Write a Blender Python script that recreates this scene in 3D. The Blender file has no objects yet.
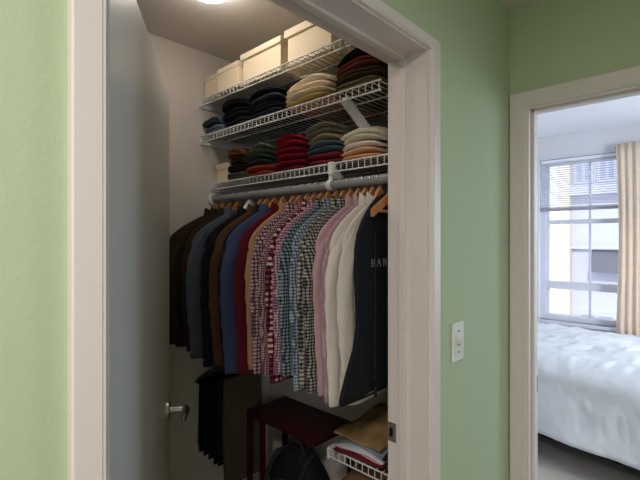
import bpy, bmesh, math, random
from mathutils import Vector, Matrix
R = math.radians
random.seed(7)
SC = bpy.context.scene
COL = SC.collection

# ------------------------------------------------------------------ camera
cam_d = bpy.data.cameras.new('camera')
cam_d.sensor_width = 36.0
cam_d.lens = 420.0 / 640.0 * 36.0
cam_d.clip_start = 0.02
cam = bpy.data.objects.new('camera', cam_d)
COL.objects.link(cam)
cam.location = (0.0, 0.0, 1.52)
cam.rotation_euler = (R(90), 0, R(-46.5))
SC.camera = cam

# ------------------------------------------------------------------ world, sun, daylight, exposure
W = bpy.data.worlds.new('daylight_sky')
SC.world = W
W.use_nodes = True
bgn = W.node_tree.nodes['Background']
bgn.inputs[0].default_value = (0.78, 0.86, 1.0, 1)
bgn.inputs[1].default_value = 1.7

def light(name, kind, loc, direction, power, color, size=None, size_y=None):
    d = bpy.data.lights.new(name, kind)
    d.energy = power
    d.color = color
    if kind == 'AREA':
        d.shape = 'RECTANGLE'; d.size = size; d.size_y = size_y
    o = bpy.data.objects.new(name, d)
    COL.objects.link(o)
    o.location = loc
    o.rotation_euler = Vector(direction).to_track_quat('-Z', 'Y').to_euler()
    return o

sun = light('sun', 'SUN', (0, 0, 12), (0.8, 0.25, -0.5), 2.6, (1.0, 0.93, 0.82))
sun.data.angle = R(1)
# added fill light behind the camera, at an invented rear wall opening
light('hall_rear_fill', 'AREA', (-1.75, -1.90, 1.55), (0.12, 1, 0.25), 10, (1.0, 0.92, 0.86), 1.2, 1.3)
# fill light added by the unseen side wall, brightening bedroom floor and bed
side_fill = light('bedroom_side_fill', 'AREA', (2.75, -1.98, 1.5), (0.50, 1, -0.15), 36, (0.92, 0.95, 1.0), 1.3, 1.4)
side_fill.data.spread = R(92)
# daylight through a further unseen window along the window wall
light('bedroom_window_daylight', 'AREA', (4.44, -1.05, 1.55), (-1, 0.25, -0.1), 46, (0.74, 0.90, 1.0), 1.1, 1.4)

# unseen overhead light added to brighten the hall, left of the closet door
light('hall_fill_light', 'AREA', (-0.62, -0.22, 2.355), (0, 0, -1), 27, (1.0, 0.95, 0.90), 0.30, 0.30)

VS = SC.view_settings
VS.view_transform = 'Standard'
VS.look = 'None'
VS.gamma = 1.0
VS.use_curve_mapping = False
VS.exposure = 0.0

# ------------------------------------------------------------------ materials
def lin(r, g, b):
    f = lambda c: (c / 255 / 12.92) if c / 255 <= 0.04045 else ((c / 255 + 0.055) / 1.055) ** 2.4
    return (f(r), f(g), f(b), 1.0)

def base_mat(name, rough=0.8, metal=0.0, spec=0.3):
    m = bpy.data.materials.new(name)
    m.use_nodes = True
    p = m.node_tree.nodes['Principled BSDF']
    p.inputs['Roughness'].default_value = rough
    p.inputs['Metallic'].default_value = metal
    p.inputs['Specular IOR Level'].default_value = spec
    return m, m.node_tree, p

def add_noise_bump(nt, p, scale, strength, dist=0.004, detail=3):
    tc = nt.nodes.new('ShaderNodeTexCoord')
    n = nt.nodes.new('ShaderNodeTexNoise')
    n.inputs['Scale'].default_value = scale
    n.inputs['Detail'].default_value = detail
    b = nt.nodes.new('ShaderNodeBump')
    b.inputs['Strength'].default_value = strength
    b.inputs['Distance'].default_value = dist
    nt.links.new(tc.outputs['Object'], n.inputs['Vector'])
    nt.links.new(n.outputs['Fac'], b.inputs['Height'])
    nt.links.new(b.outputs['Normal'], p.inputs['Normal'])

def paint(name, rgb, rough=0.75, bump=0.0, scale=60, spec=0.3):
    m, nt, p = base_mat(name, rough, 0, spec)
    p.inputs['Base Color'].default_value = lin(*rgb)
    if bump: add_noise_bump(nt, p, scale, bump)
    return m

def metal(name, rgb, rough=0.3):
    m, nt, p = base_mat(name, rough, 1.0, 0.5)
    p.inputs['Base Color'].default_value = lin(*rgb)
    return m

def cloth(name, rgb, var=0.18, scale=35, rough=0.95, bump=0.25):
    m, nt, p = base_mat(name, rough, 0, 0.1)
    tc = nt.nodes.new('ShaderNodeTexCoord')
    n = nt.nodes.new('ShaderNodeTexNoise')
    n.inputs['Scale'].default_value = scale; n.inputs['Detail'].default_value = 5
    mx = nt.nodes.new('ShaderNodeMix'); mx.data_type = 'RGBA'
    a = lin(*rgb)
    mx.inputs[6].default_value = tuple(v * (1 - var) for v in a[:3]) + (1,)
    mx.inputs[7].default_value = tuple(min(1, v * (1 + var)) for v in a[:3]) + (1,)
    nt.links.new(tc.outputs['Object'], n.inputs['Vector'])
    nt.links.new(n.outputs['Fac'], mx.inputs[0])
    nt.links.new(mx.outputs[2], p.inputs['Base Color'])
    add_noise_bump(nt, p, 180, bump, 0.002)
    return m

def check(name, bg, mid, dark, sx=0.012, sz=0.012, duty=0.5, bg2=None):
    """Woven check: two sets of stripes, along the width and along the length."""
    m, nt, p = base_mat(name, 0.95, 0, 0.1)
    N = nt.nodes.new; L = nt.links.new
    tc = N('ShaderNodeTexCoord'); s = N('ShaderNodeSeparateXYZ')
    L(tc.outputs['Object'], s.inputs[0])
    def math_(op, a, b=None):
        n = N('ShaderNodeMath'); n.operation = op
        for i, v in enumerate((a, b)):
            if v is None: continue
            if isinstance(v, (int, float)): n.inputs[i].default_value = v
            else: L(v, n.inputs[i])
        return n.outputs[0]
    u = math_('ADD', s.outputs[0], math_('MULTIPLY', s.outputs[1], 0.85))
    fu = math_('LESS_THAN', math_('FRACT', math_('MULTIPLY', u, 1 / (2 * sx))), duty)
    fv = math_('LESS_THAN', math_('FRACT', math_('MULTIPLY', s.outputs[2], 1 / (2 * sz))), duty)
    f = math_('MULTIPLY', math_('ADD', fu, fv), 0.5)
    cr = N('ShaderNodeValToRGB')
    cr.color_ramp.interpolation = 'CONSTANT'
    e = cr.color_ramp.elements
    e[0].position = 0; e[0].color = lin(*bg)
    e[1].position = 0.75; e[1].color = lin(*dark)
    k = e.new(0.25); k.color = lin(*mid)
    L(f, cr.inputs[0])
    L(cr.outputs[0], p.inputs['Base Color'])
    return m

def stripe(name, bg, fg, sx=0.006, duty=0.4):
    return check(name, bg, fg, fg, sx, 1000.0, duty)

M = {}
M['green'] = paint('green_wall_paint', (187, 201, 168), 0.8, 0.2, 170)
M['closet_wall'] = paint('closet_white_paint', (204, 197, 190), 0.8, 0.15, 90)
M['ceil'] = paint('ceiling_paint', (226, 221, 216), 0.9, 0.15, 70)
M['bed_wall'] = paint('bedroom_wall_paint', (216, 217, 222), 0.85, 0.1, 90)
M['bed_ceil'] = paint('bedroom_ceiling_paint', (232, 234, 240), 0.9)
M['trim'] = paint('trim_gloss_paint', (230, 218, 214), 0.42, 0.05, 25, 0.4)
M['door'] = paint('door_satin_paint', (205, 204, 202), 0.38, 0.06, 40, 0.45)
M['floor'] = paint('carpet_pile_beige', (206, 198, 188), 0.98, 0.6, 300, 0.05)
M['wire'] = paint('white_coated_wire', (222, 220, 218), 0.4)
M['rail'] = paint('grey_rail_coating', (138, 137, 138), 0.45)
M['plastic'] = paint('white_plastic', (225, 222, 216), 0.4)
M['box'] = paint('cream_box_board', (238, 222, 192), 0.7, 0.08, 50)
M['lid'] = paint('cream_box_lid', (240, 226, 198), 0.7)
M['chrome'] = metal('satin_nickel', (200, 196, 190), 0.28)
M['hook'] = metal('hook_steel', (170, 168, 165), 0.3)
M['strike'] = paint('aged_nickel', (112, 106, 100), 0.4)
M['dark'] = paint('dark_recess', (22, 20, 20), 0.9)
M['maroon'] = paint('maroon_lacquer', (58, 10, 18), 0.45, 0.0)
M['black_cloth'] = cloth('black_nylon', (26, 27, 32), 0.2, 60, 0.7)
M['black_strap'] = cloth('black_webbing', (40, 40, 44), 0.2, 60, 0.8)
M['bag'] = cloth('black_garment_bag', (27, 29, 36), 0.15, 25, 0.65)
M['print'] = paint('grey_print', (118, 120, 126), 0.7)
M['white_frame'] = paint('white_window_frame', (206, 209, 220), 0.5)
M['blind'] = paint('white_blind', (232, 234, 242), 0.5)
M['blind_rail'] = paint('grey_blind_rail', (150, 150, 156), 0.5)
M['screw'] = paint('dark_screw', (60, 58, 56), 0.5)

def wood_mat():
    m, nt, p = base_mat('hanger_wood', 0.45, 0, 0.4)
    tc = nt.nodes.new('ShaderNodeTexCoord'); mp = nt.nodes.new('ShaderNodeMapping')
    mp.inputs['Scale'].default_value = (8, 60, 120)
    n = nt.nodes.new('ShaderNodeTexNoise'); n.inputs['Scale'].default_value = 2.0
    mx = nt.nodes.new('ShaderNodeMix'); mx.data_type = 'RGBA'
    mx.inputs[6].default_value = lin(150, 92, 46); mx.inputs[7].default_value = lin(194, 134, 78)
    nt.links.new(tc.outputs['Object'], mp.inputs[0]); nt.links.new(mp.outputs[0], n.inputs['Vector'])
    nt.links.new(n.outputs['Fac'], mx.inputs[0]); nt.links.new(mx.outputs[2], p.inputs['Base Color'])
    return m
M['wood'] = wood_mat()

def glass_mat():
    m = bpy.data.materials.new('window_glass'); m.use_nodes = True
    nt = m.node_tree; nt.nodes.remove(nt.nodes['Principled BSDF'])
    t = nt.nodes.new('ShaderNodeBsdfTransparent'); g = nt.nodes.new('ShaderNodeBsdfGlossy')
    g.inputs['Roughness'].default_value = 0.02
    mx = nt.nodes.new('ShaderNodeMixShader'); mx.inputs[0].default_value = 0.05
    nt.links.new(t.outputs[0], mx.inputs[1]); nt.links.new(g.outputs[0], mx.inputs[2])
    nt.links.new(mx.outputs[0], nt.nodes['Material Output'].inputs[0])
    return m
M['glass'] = glass_mat()

def curtain_mat():
    m = bpy.data.materials.new('cream_curtain_cloth'); m.use_nodes = True
    nt = m.node_tree; p = nt.nodes['Principled BSDF']
    p.inputs['Base Color'].default_value = lin(242, 231, 218); p.inputs['Roughness'].default_value = 0.95
    t = nt.nodes.new('ShaderNodeBsdfTranslucent'); t.inputs[0].default_value = lin(246, 230, 210)
    mx = nt.nodes.new('ShaderNodeMixShader'); mx.inputs[0].default_value = 0.5
    nt.links.new(p.outputs[0], mx.inputs[1]); nt.links.new(t.outputs[0], mx.inputs[2])
    nt.links.new(mx.outputs[0], nt.nodes['Material Output'].inputs[0])
    return m
M['curtain'] = curtain_mat()
M['duvet'], _nt, _p = base_mat('pale_duvet_cotton', 0.95, 0, 0.1)
_p.inputs['Base Color'].default_value = lin(226, 230, 234)
add_noise_bump(_nt, _p, 9, 0.16, 0.03, 5)

def emit_mat(name, color, strength):
    m = bpy.data.materials.new(name); m.use_nodes = True
    nt = m.node_tree; nt.nodes.remove(nt.nodes['Principled BSDF'])
    e = nt.nodes.new('ShaderNodeEmission'); e.inputs[0].default_value = color; e.inputs[1].default_value = strength
    nt.links.new(e.outputs[0], nt.nodes['Material Output'].inputs[0])
    return m

# ------------------------------------------------------------------ mesh helpers
def box(bm, lo, hi, bev=0.0):
    r = bmesh.ops.create_cube(bm, size=1.0)
    lo, hi = Vector(lo), Vector(hi)
    c, s = (lo + hi) / 2, hi - lo
    for v in r['verts']:
        v.co = Vector((v.co.x * s.x + c.x, v.co.y * s.y + c.y, v.co.z * s.z + c.z))
    if bev:
        es = list({e for v in r['verts'] for e in v.link_edges})
        bmesh.ops.bevel(bm, geom=es, offset=bev, segments=2, affect='EDGES', profile=0.7)

def bar(bm, a, b, w, h, up=(0, 0, 1)):
    """Rectangular bar from a to b."""
    a, b = Vector(a), Vector(b)
    d = (b - a).normalized(); u = Vector(up)
    s = d.cross(u)
    if s.length < 1e-5: s = d.cross(Vector((1, 0, 0)))
    s.normalize(); t = s.cross(d).normalized()
    vs = []
    for p in (a, b):
        for i, j in ((-1, -1), (1, -1), (1, 1), (-1, 1)):
            vs.append(bm.verts.new(p + s * i * w / 2 + t * j * h / 2))
    for f in ((0, 1, 2, 3), (7, 6, 5, 4), (0, 4, 5, 1), (1, 5, 6, 2), (2, 6, 7, 3), (3, 7, 4, 0)):
        bm.faces.new([vs[k] for k in f])

def loft(bm, rings, cap=True, closed=True):
    vr = [[bm.verts.new(p) for p in ring] for ring in rings]
    n = len(vr[0])
    for a, b in zip(vr, vr[1:]):
        for i in range(n if closed else n - 1):
            j = (i + 1) % n
            bm.faces.new((a[i], a[j], b[j], b[i]))
    if cap and closed:
        bm.faces.new(list(reversed(vr[0]))); bm.faces.new(vr[-1])

def tube(bm, pts, r, n=6, cap=True):
    pts = [Vector(p) for p in pts]
    rs = r if isinstance(r, (list, tuple)) else [r] * len(pts)
    rings = []; prev = None
    for i, p in enumerate(pts):
        d = (pts[min(i + 1, len(pts) - 1)] - pts[max(i - 1, 0)]).normalized()
        if prev is None:
            s = d.cross(Vector((0, 0, 1)))
            if s.length < 1e-3: s = d.cross(Vector((1, 0, 0)))
        else:
            s = prev - d * prev.dot(d)
        s.normalize(); prev = s; t = d.cross(s)
        rings.append([p + (s * math.cos(a) + t * math.sin(a)) * rs[i] for a in [2 * math.pi * k / n for k in range(n)]])
    loft(bm, rings, cap)

def prism(bm, pts, axis, a, b):
    """Extrude a 2D outline along an axis ('x','y','z') from a to b."""
    def mk(p, k):
        return {'x': (k, p[0], p[1]), 'y': (p[0], k, p[1]), 'z': (p[0], p[1], k)}[axis]
    v0 = [bm.verts.new(mk(p, a)) for p in pts]; v1 = [bm.verts.new(mk(p, b)) for p in pts]
    bm.faces.new(v0); bm.faces.new(list(reversed(v1)))
    n = len(pts)
    for i in range(n):
        bm.faces.new((v0[i], v1[i], v1[(i + 1) % n], v0[(i + 1) % n]))

def build(name, fn, mat, parent=None, smooth=False, loc=None):
    bm = bmesh.new(); fn(bm)
    bmesh.ops.recalc_face_normals(bm, faces=bm.faces[:])
    if smooth:
        for f in bm.faces: f.smooth = True
    me = bpy.data.meshes.new(name); bm.to_mesh(me); bm.free()
    if smooth:
        try: me.set_sharp_from_angle(angle=R(50))
        except Exception: pass
    me.materials.append(M[mat] if isinstance(mat, str) else mat)
    o = bpy.data.objects.new(name, me); COL.objects.link(o)
    if parent: o.parent = parent
    if loc: o.location = loc
    return o

def tag(o, label, cat, group=None):
    o['label'] = label; o['category'] = cat
    if group: o['group'] = group
    return o

def thing(name, label, cat, loc=(0, 0, 0), group=None):
    o = bpy.data.objects.new(name, None); o.empty_display_size = 0.05
    COL.objects.link(o); o.location = loc
    return tag(o, label, cat, group)

def struct(name, fn, mat, parent=None, label=None, smooth=False):
    o = build(name, fn, mat, parent, smooth)
    if not parent: o['kind'] = 'structure'
    if label: o['label'] = label
    return o

def dup(o, parent=None):
    c = o.copy(); COL.objects.link(c)
    if parent: c.parent = parent
    for ch in [k for k in COL.objects if k.parent == o]:
        dup(ch, c)
    return c

# ------------------------------------------------------------------ the setting: hall, closet, bedroom
# axes: +Y runs from the hall into the closet, +X runs from the hall into the bedroom
YH, YC = 0.58, 0.706            # hall face and closet face of the wall that holds the closet door
XB, XB2 = 1.669, 1.768          # hall face and bedroom face of the wall that holds the bedroom door
OX0, OX1, OZ = 0.209, 1.038, 2.040     # closet door opening
HC = 2.392                      # ceiling height of hall and closet
CX0, CX1, CY1 = -0.35, 1.425, 1.735    # closet interior
HX0, HY0 = -2.6, -1.95          # hall extents
BY0, BY1, BX1, BC = -2.05, 1.80, 4.50, 2.525   # bedroom extents
DJ, DZ = 0.512, 2.010           # bedroom door: jamb position, head height
DJ2 = -0.30

def f(bm):
    box(bm, (HX0, YH, 0), (OX0 - .012, YC, HC)); box(bm, (OX1 + .012, YH, 0), (XB2, YC, HC))
    box(bm, (OX0 - .012, YH, OZ + .012), (OX1 + .012, YC, HC))
wall_front = struct('wall_front', f, 'green')
def f(bm):
    e = .0
    box(bm, (CX0, YC, 0), (OX0 - .02, YC + .004, HC)); box(bm, (OX1 + .02, YC, 0), (CX1, YC + .004, HC))
    box(bm, (OX0 - .02, YC, OZ + .02), (OX1 + .02, YC + .004, HC))
struct('wall_closet_front', f, 'closet_wall')
def f(bm):
    box(bm, (XB, DJ + .012, 0), (XB2, YH, HC)); box(bm, (XB, DJ2 - .012, DZ + .012), (XB2, DJ + .012, HC + .15))
    box(bm, (XB, HY0, 0), (XB2, DJ2 - .012, HC + .15))
struct('wall_right', f, 'green')
def f(bm):
    t = XB2 - .0
    box(bm, (t, DJ + .012, 0), (t + .004, BY1, BC)); box(bm, (t, DJ2 - .012, DZ + .012), (t + .004, DJ + .012, BC))
    box(bm, (t, BY0, 0), (t + .004, DJ2 - .012, BC))
struct('wall_bedroom_near', f, 'bed_wall')
def f(bm):
    x0, x1, z0, z1 = -2.35, -1.15, .9, 2.2
    y0, y1 = HY0 - .12, HY0
    box(bm, (HX0, y0, 0), (x0, y1, HC)); box(bm, (x1, y0, 0), (XB, y1, HC))
    box(bm, (x0, y0, 0), (x1, y1, z0)); box(bm, (x0, y0, z1), (x1, y1, HC))
struct('wall_rear', f, 'green')
struct('wall_left', lambda bm: box(bm, (HX0 - .1, HY0 - .12, 0), (HX0, YC, HC)), 'green')
struct('ceiling', lambda bm: box(bm, (HX0 - .1, HY0 - .12, HC), (XB, YH + .06, HC + .05)), 'ceil')
struct('ceiling_closet', lambda bm: box(bm, (CX0 - .1, YH + .06, HC), (XB, CY1 + .1, HC + .05)), 'ceil')
M['plank'] = paint('brown_hall_floor', (112, 96, 82), 0.6, 0.1, 20)
struct('floor', lambda bm: box(bm, (HX0 - .1, HY0 - .12, -.06), (XB + .05, BY1 + .1, 0)), 'plank')
struct('floor_bedroom', lambda bm: box(bm, (XB + .05, HY0 - .12, -.06), (BX1 + .1, BY1 + .1, 0)), 'floor')
struct('wall_closet_back', lambda bm: box(bm, (CX0 - .1, CY1, 0), (CX1 + .1, CY1 + .1, HC)), 'closet_wall')
struct('wall_closet_right', lambda bm: box(bm, (CX1, YC, 0), (CX1 + .1, CY1, HC)), 'closet_wall')
struct('wall_closet_left', lambda bm: box(bm, (CX0 - .1, YC, 0), (CX0, CY1, HC)), 'closet_wall')

# bedroom shell with the far window opening
WY0, WY1, WZ0, WZ1 = 0.40, 1.285, 0.745, 2.30
def f(bm):
    x0, x1 = BX1, BX1 + .14
    box(bm, (x0, BY0, 0), (x1, WY0, BC)); box(bm, (x0, WY1, 0), (x1, BY1, BC))
    box(bm, (x0, WY0, 0), (x1, WY1, WZ0)); box(bm, (x0, WY0, WZ1), (x1, WY1, BC))
struct('wall_bedroom_far', f, 'bed_wall')
struct('wall_bedroom_left', lambda bm: box(bm, (XB2, BY1, 0), (BX1 + .14, BY1 + .1, BC)), 'bed_wall')
struct('wall_bedroom_right', lambda bm: box(bm, (XB2, BY0 - .1, 0), (BX1 + .14, BY0, BC)), 'bed_wall')
struct('ceiling_bedroom', lambda bm: box(bm, (XB, BY0 - .1, BC), (BX1 + .14, BY1 + .1, BC + .05)), 'bed_ceil')

# closet door frame: jambs with stop, profiled casing
def jamb(bm):
    box(bm, (OX0 - .014, YH - .002, 0), (OX0, YC + .002, OZ)); box(bm, (OX1, YH - .002, 0), (OX1 + .014, YC + .002, OZ))
    box(bm, (OX0 - .014, YH - .002, OZ), (OX1 + .014, YC + .002, OZ + .014))
    for x0, x1 in ((OX0, OX0 + .009), (OX1 - .009, OX1)):
        box(bm, (x0, .644, 0), (x1, .666, OZ), .002)
    box(bm, (OX0, .644, OZ - .009), (OX1, .666, OZ), .002)
jb = struct('trim_1', jamb, 'trim')
def casing(bm, x0, x1, z1, y, w0, w1, wt, sgn=-1, axis='x'):
    """Three-step profiled casing swept round an opening with mitred corners."""
    prof = [(0.0, 0.0), (0.0, .009), (.05, .0125), (.13, .0128), (.17, .0145), (.94, .0160), (1.0, .013), (1.0, 0.0)]
    rings = []
    for cx, cz, dx, dz in ((x0, 0, -w0, 0), (x0, z1, -w0, wt), (x1, z1, w1, wt), (x1, 0, w1, 0)):
        ring = []
        for t, h in prof:
            a = cx + dx * t; z = cz + dz * t
            ring.append((a, y + sgn * h, z) if axis == 'x' else (y + sgn * h, a, z))
        rings.append(ring)
    loft(bm, rings)
struct('trim_2', lambda bm: casing(bm, OX0 - .006, OX1 + .006, OZ + .004, YH, .042, .043, .030), 'trim')
struct('trim_3', lambda bm: casing(bm, DJ2 - .005, DJ + .005, DZ + .004, XB, .060, .060, .058, -1, 'y'), 'trim')
def f(bm):
    box(bm, (XB - .002, DJ, 0), (XB2 + .004, DJ + .014, DZ)); box(bm, (XB - .002, DJ2 - .014, 0), (XB2 + .004, DJ2, DZ))
    box(bm, (XB - .002, DJ2 - .014, DZ), (XB2 + .004, DJ + .014, DZ + .014))
    box(bm, (XB + .03, DJ - .010, 0), (XB + .062, DJ, DZ), .002); box(bm, (XB + .03, DJ2, 0), (XB + .062, DJ2 + .010, DZ), .002)
    box(bm, (XB + .03, DJ2, DZ - .010), (XB + .062, DJ, DZ), .002)
bj = struct('trim_4', f, 'trim')
build('strike_plate', lambda bm: box(bm, (XB + .066, DJ - .0015, .93), (XB + .10, DJ + .001, .99)), 'strike', bj)['label'] = 'dark metal strike plate on the bedroom door jamb'
def f(bm):
    pts = [(.684, .928), (.684, .986)]
    box(bm, (OX1 - .0016, .680, .930), (OX1 + .001, .7075, .985), .0006)
sp = build('strike_plate', f, 'strike', jb); sp['label'] = 'nickel strike plate let into the closet door jamb'
build('latch_hole', lambda bm: box(bm, (OX1 - .0022, .690, .944), (OX1 - .0010, .702, .970)), 'dark', sp)
for z in (.934, .979):
    build('screw', lambda bm: tube(bm, [(OX1 - .0024, .693, z), (OX1 - .001, .693, z)], .0035, 10), 'hook', sp)
def f(bm):
    box(bm, (HX0, YH - .012, 0), (OX0 - .053, YH, .09), .003); box(bm, (OX1 + .066, YH - .012, 0), (XB, YH, .09), .003)
struct('baseboard_front', f, 'trim')
struct('baseboard_closet_back', lambda bm: box(bm, (CX0, CY1 - .012, 0), (CX1, CY1, .09), .003), 'trim')

# closet door: flush slab hinged at the left jamb, swung into the closet
AD = R(56.3)
dr = build('door_1', lambda bm: box(bm, (0, -.035, .01), (.81, 0, 2.032), .0015), 'door')
dr['kind'] = 'structure'; dr['label'] = 'plain white flush closet door standing open into the closet'
dr.location = (.209, .708, 0); dr.rotation_euler = (0, 0, AD)
def lever(side):
    s = side
    y0 = -.035 if s < 0 else 0.0
    def f(bm):
        tube(bm, [(.745, y0, .963), (.745, y0 + s * .009, .963), (.745, y0 + s * .011, .963)], [.030, .030, .026], 24)
        tube(bm, [(.745, y0 + s * .008, .963), (.745, y0 + s * .058, .963)], .0105, 16)
        pts = [(.752, y0 + s * .056, .963), (.738, y0 + s * .060, .963), (.715, y0 + s * .061, .962), (.690, y0 + s * .059, .958), (.672, y0 + s * .056, .953)]
        tube(bm, pts, [.012, .0125, .0105, .009, .0075], 12)
        box(bm, (.738, y0 + s * .050 - .008, .930), (.752, y0 + s * .050 + .008, .945), .002)
    return f
h = build('door_handle', lever(-1), 'chrome', dr, True); h['label'] = 'satin nickel lever handle on the hall side of the closet door'
build('door_handle', lever(1), 'chrome', dr, True)
def f(bm): box(bm, (.809, -.027, .93), (.8112, -.008, .995), .0005)
build('latch_plate', f, 'chrome', dr)
for z in (.25, 1.05, 1.83):
    build('hinge', lambda bm: tube(bm, [(.0, .006, z - .045), (.0, .006, z + .045)], .006, 10), 'chrome', dr)

# recessed lamp in the closet ceiling
LX, LY = .772, 1.245
lamp = thing('ceiling_light', 'round recessed lamp glowing in the closet ceiling', 'ceiling light', (LX, LY, HC))
def f(bm):
    n = 40; rings = []
    for r_, z in ((.088, 0.0), (.088, -.006), (.078, -.010), (.070, -.006), (.070, 0.0)):
        rings.append([(r_ * math.cos(2 * math.pi * k / n), r_ * math.sin(2 * math.pi * k / n), z) for k in range(n)])
    loft(bm, rings, cap=False)
build('trim_ring', f, 'plastic', lamp, True)
M['lamp'] = emit_mat('warm_lamp_lens', (1.0, 0.89, 0.79, 1), 33)
def f(bm):
    n = 40; rings = []
    for r_, z in ((.0695, -.004), (.069, -.026), (.060, -.040), (.04, -.048), (.015, -.051)):
        rings.append([(r_ * math.cos(2 * math.pi * k / n), r_ * math.sin(2 * math.pi * k / n), z) for k in range(n)])
    loft(bm, rings)
build('lens', f, 'lamp', lamp, True)

lamp = thing('ceiling_light', 'unseen round body added above the hall fill light', 'ceiling light', (-0.62, -0.22, HC))  # fixture made up to go with the added hall light, out of view
def f(bm):
    n = 32
    loft(bm, [[(r_ * math.cos(2 * math.pi * k / n), r_ * math.sin(2 * math.pi * k / n), z) for k in range(n)] for r_, z in ((.19, 0), (.19, -.022), (.175, -.030))])
build('fill_light_body', f, 'plastic', lamp, True)

# light switch on the green wall
def P(u, v, X=None, Y=None):
    return None
sx, sz = 1.218, 1.211
sw = thing('light_switch', 'white rectangular wall switch plate beside the closet door', 'light switch', (sx, YH, sz))
build('plate', lambda bm: box(bm, (-.036, -.006, -.058), (.036, 0, .058), .0025), 'plastic', sw)
build('toggle', lambda bm: (box(bm, (-.006, -.020, -.004), (.006, -.005, .010), .0015), box(bm, (-.009, -.0075, -.014), (.009, -.0055, .014))), 'plastic', sw)
for z in (-.032, .032):
    build('screw', lambda bm: tube(bm, [(0, -.0075, z), (0, -.005, z)], .003, 10), 'screw', sw)
build('slot', lambda bm: box(bm, (-.004, -.0090, -.012), (.004, -.0070, -.0075)), 'screw', sw)

# ------------------------------------------------------------------ bedroom window
wn = bpy.data.objects.new('window_1', None); COL.objects.link(wn); wn['kind'] = 'structure'; wn['label'] = 'tall white bedroom window with a half lowered blind'
wn.location = (BX1, WY0, WZ0)
xg = .09
hy, hz = WY1 - WY0, WZ1 - WZ0
def f(bm):
    t = .05
    box(bm, (.03, 0, t), (.13, t, hz - t)); box(bm, (.03, hy - t, t), (.13, hy, hz - t))
    box(bm, (.03, 0, hz - t), (.13, hy, hz)); box(bm, (.03, 0, 0), (.13, hy, t))
    box(bm, (.05, t, 1.695 - WZ0 - .020), (.12, hy - t, 1.695 - WZ0 + .020))
    box(bm, (.04, t, 1.082 - WZ0 - .036), (.125, hy - t, 1.082 - WZ0 + .036))
    for a, b in ((t, 1.046 - WZ0), (1.118 - WZ0, 1.675 - WZ0), (1.715 - WZ0, hz - t)):
        box(bm, (.07, .872 - WY0 - .007, a), (.105, .872 - WY0 + .007, b))
        box(bm, (.06, t, a), (.11, t + .018, b)); box(bm, (.06, hy - t - .018, a), (.11, hy - t, b))
build('window_frame', f, 'white_frame', wn)
build('window_sill', lambda bm: box(bm, (-.05, -.05, -.03), (.06, hy + .05, 0), .004), 'white_frame', wn)
def f(bm):
    w = .055
    box(bm, (-.012, -w, 0), (.0, 0, hz + w)); box(bm, (-.012, hy, 0), (0, hy + w * .3, hz + w)); box(bm, (-.012, 0, hz), (0, hy, hz + w * .4))
build('window_casing', f, 'white_frame', wn)
for a, b in ((.05, 1.046 - WZ0), (1.118 - WZ0, 1.675 - WZ0), (1.715 - WZ0, hz - .05)):
    build('pane', lambda bm: box(bm, (xg - .002, .05, a), (xg + .002, hy - .05, b)), 'glass', wn)

bl = thing('window_blind', 'white slatted blind lowered half way over the bedroom window', 'blind', (BX1 + .012, WY0 + .012, 1.80))
bw = hy - .024
build('headrail', lambda bm: box(bm, (-.008, 0, WZ1 - 1.80 - .035), (.030, bw, WZ1 - 1.80 - .004), .003), 'blind', bl)
def f(bm):
    z = .035
    while z < WZ1 - 1.80 - .04:
        bar(bm, (.010, 0.005, z), (.010, bw - .005, z), .025, .0016, (.22, 0, 1))
        z += .021
build('slats', f, 'blind', bl)
build('bottom_rail', lambda bm: box(bm, (-.003, .003, 0), (.024, bw - .003, .028), .003), 'blind_rail', bl)
for y in (.12, bw - .12):
    build('lift_cord', lambda bm: tube(bm, [(.010, y, .01), (.010, y, WZ1 - 1.80 - .02)], .0012, 5), 'blind', bl)

# curtain and its rod
rod = thing('curtain_rod', 'slim white rod carrying the cream curtain', 'curtain rod', (BX1 - .055, .40, 2.335))
build('pole', lambda bm: tube(bm, [(0, -.55, 0), (0, .262, 0)], .009, 12), 'white_frame', rod, True)
for y in (-.5, .255):
    build('bracket', lambda bm: box(bm, (0, y - .006, -.012), (.055, y + .006, .012), .002), 'white_frame', rod)
def f(bm):
    rings = []
    ny, nz = 120, 24
    def pt(i, k, off):
        s = i / ny; t = k / nz
        z = 2.352 - t * 2.28
        pinch = 1 - .10 * math.sin(math.pi * min(1, t * 1.25)) ** 2
        y = .645 - (s * .62) * pinch - .018 * math.sin(math.pi * min(1, t * 1.4)) ** 1.5
        amp = .009 + .004 * min(1, t * 3)
        x = BX1 - .085 + amp * math.sin(s * 2 * math.pi * 12 + .5 * math.sin(3 * t + s * 9)) - .012 * t
        return (x + off, y, z)
    for off in (0, ):
        grid = [[bm.verts.new(pt(i, k, 0)) for i in range(ny + 1)] for k in range(nz + 1)]
        for k in range(nz):
            for i in range(ny):
                bm.faces.new((grid[k][i], grid[k][i + 1], grid[k + 1][i + 1], grid[k + 1][i]))
cu = build('curtain', f, 'curtain', None, True)
md = cu.modifiers.new('thickness', 'SOLIDIFY'); md.thickness = .003
tag(cu, 'cream pleated curtain hanging at the right of the bedroom window', 'curtain')

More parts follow.
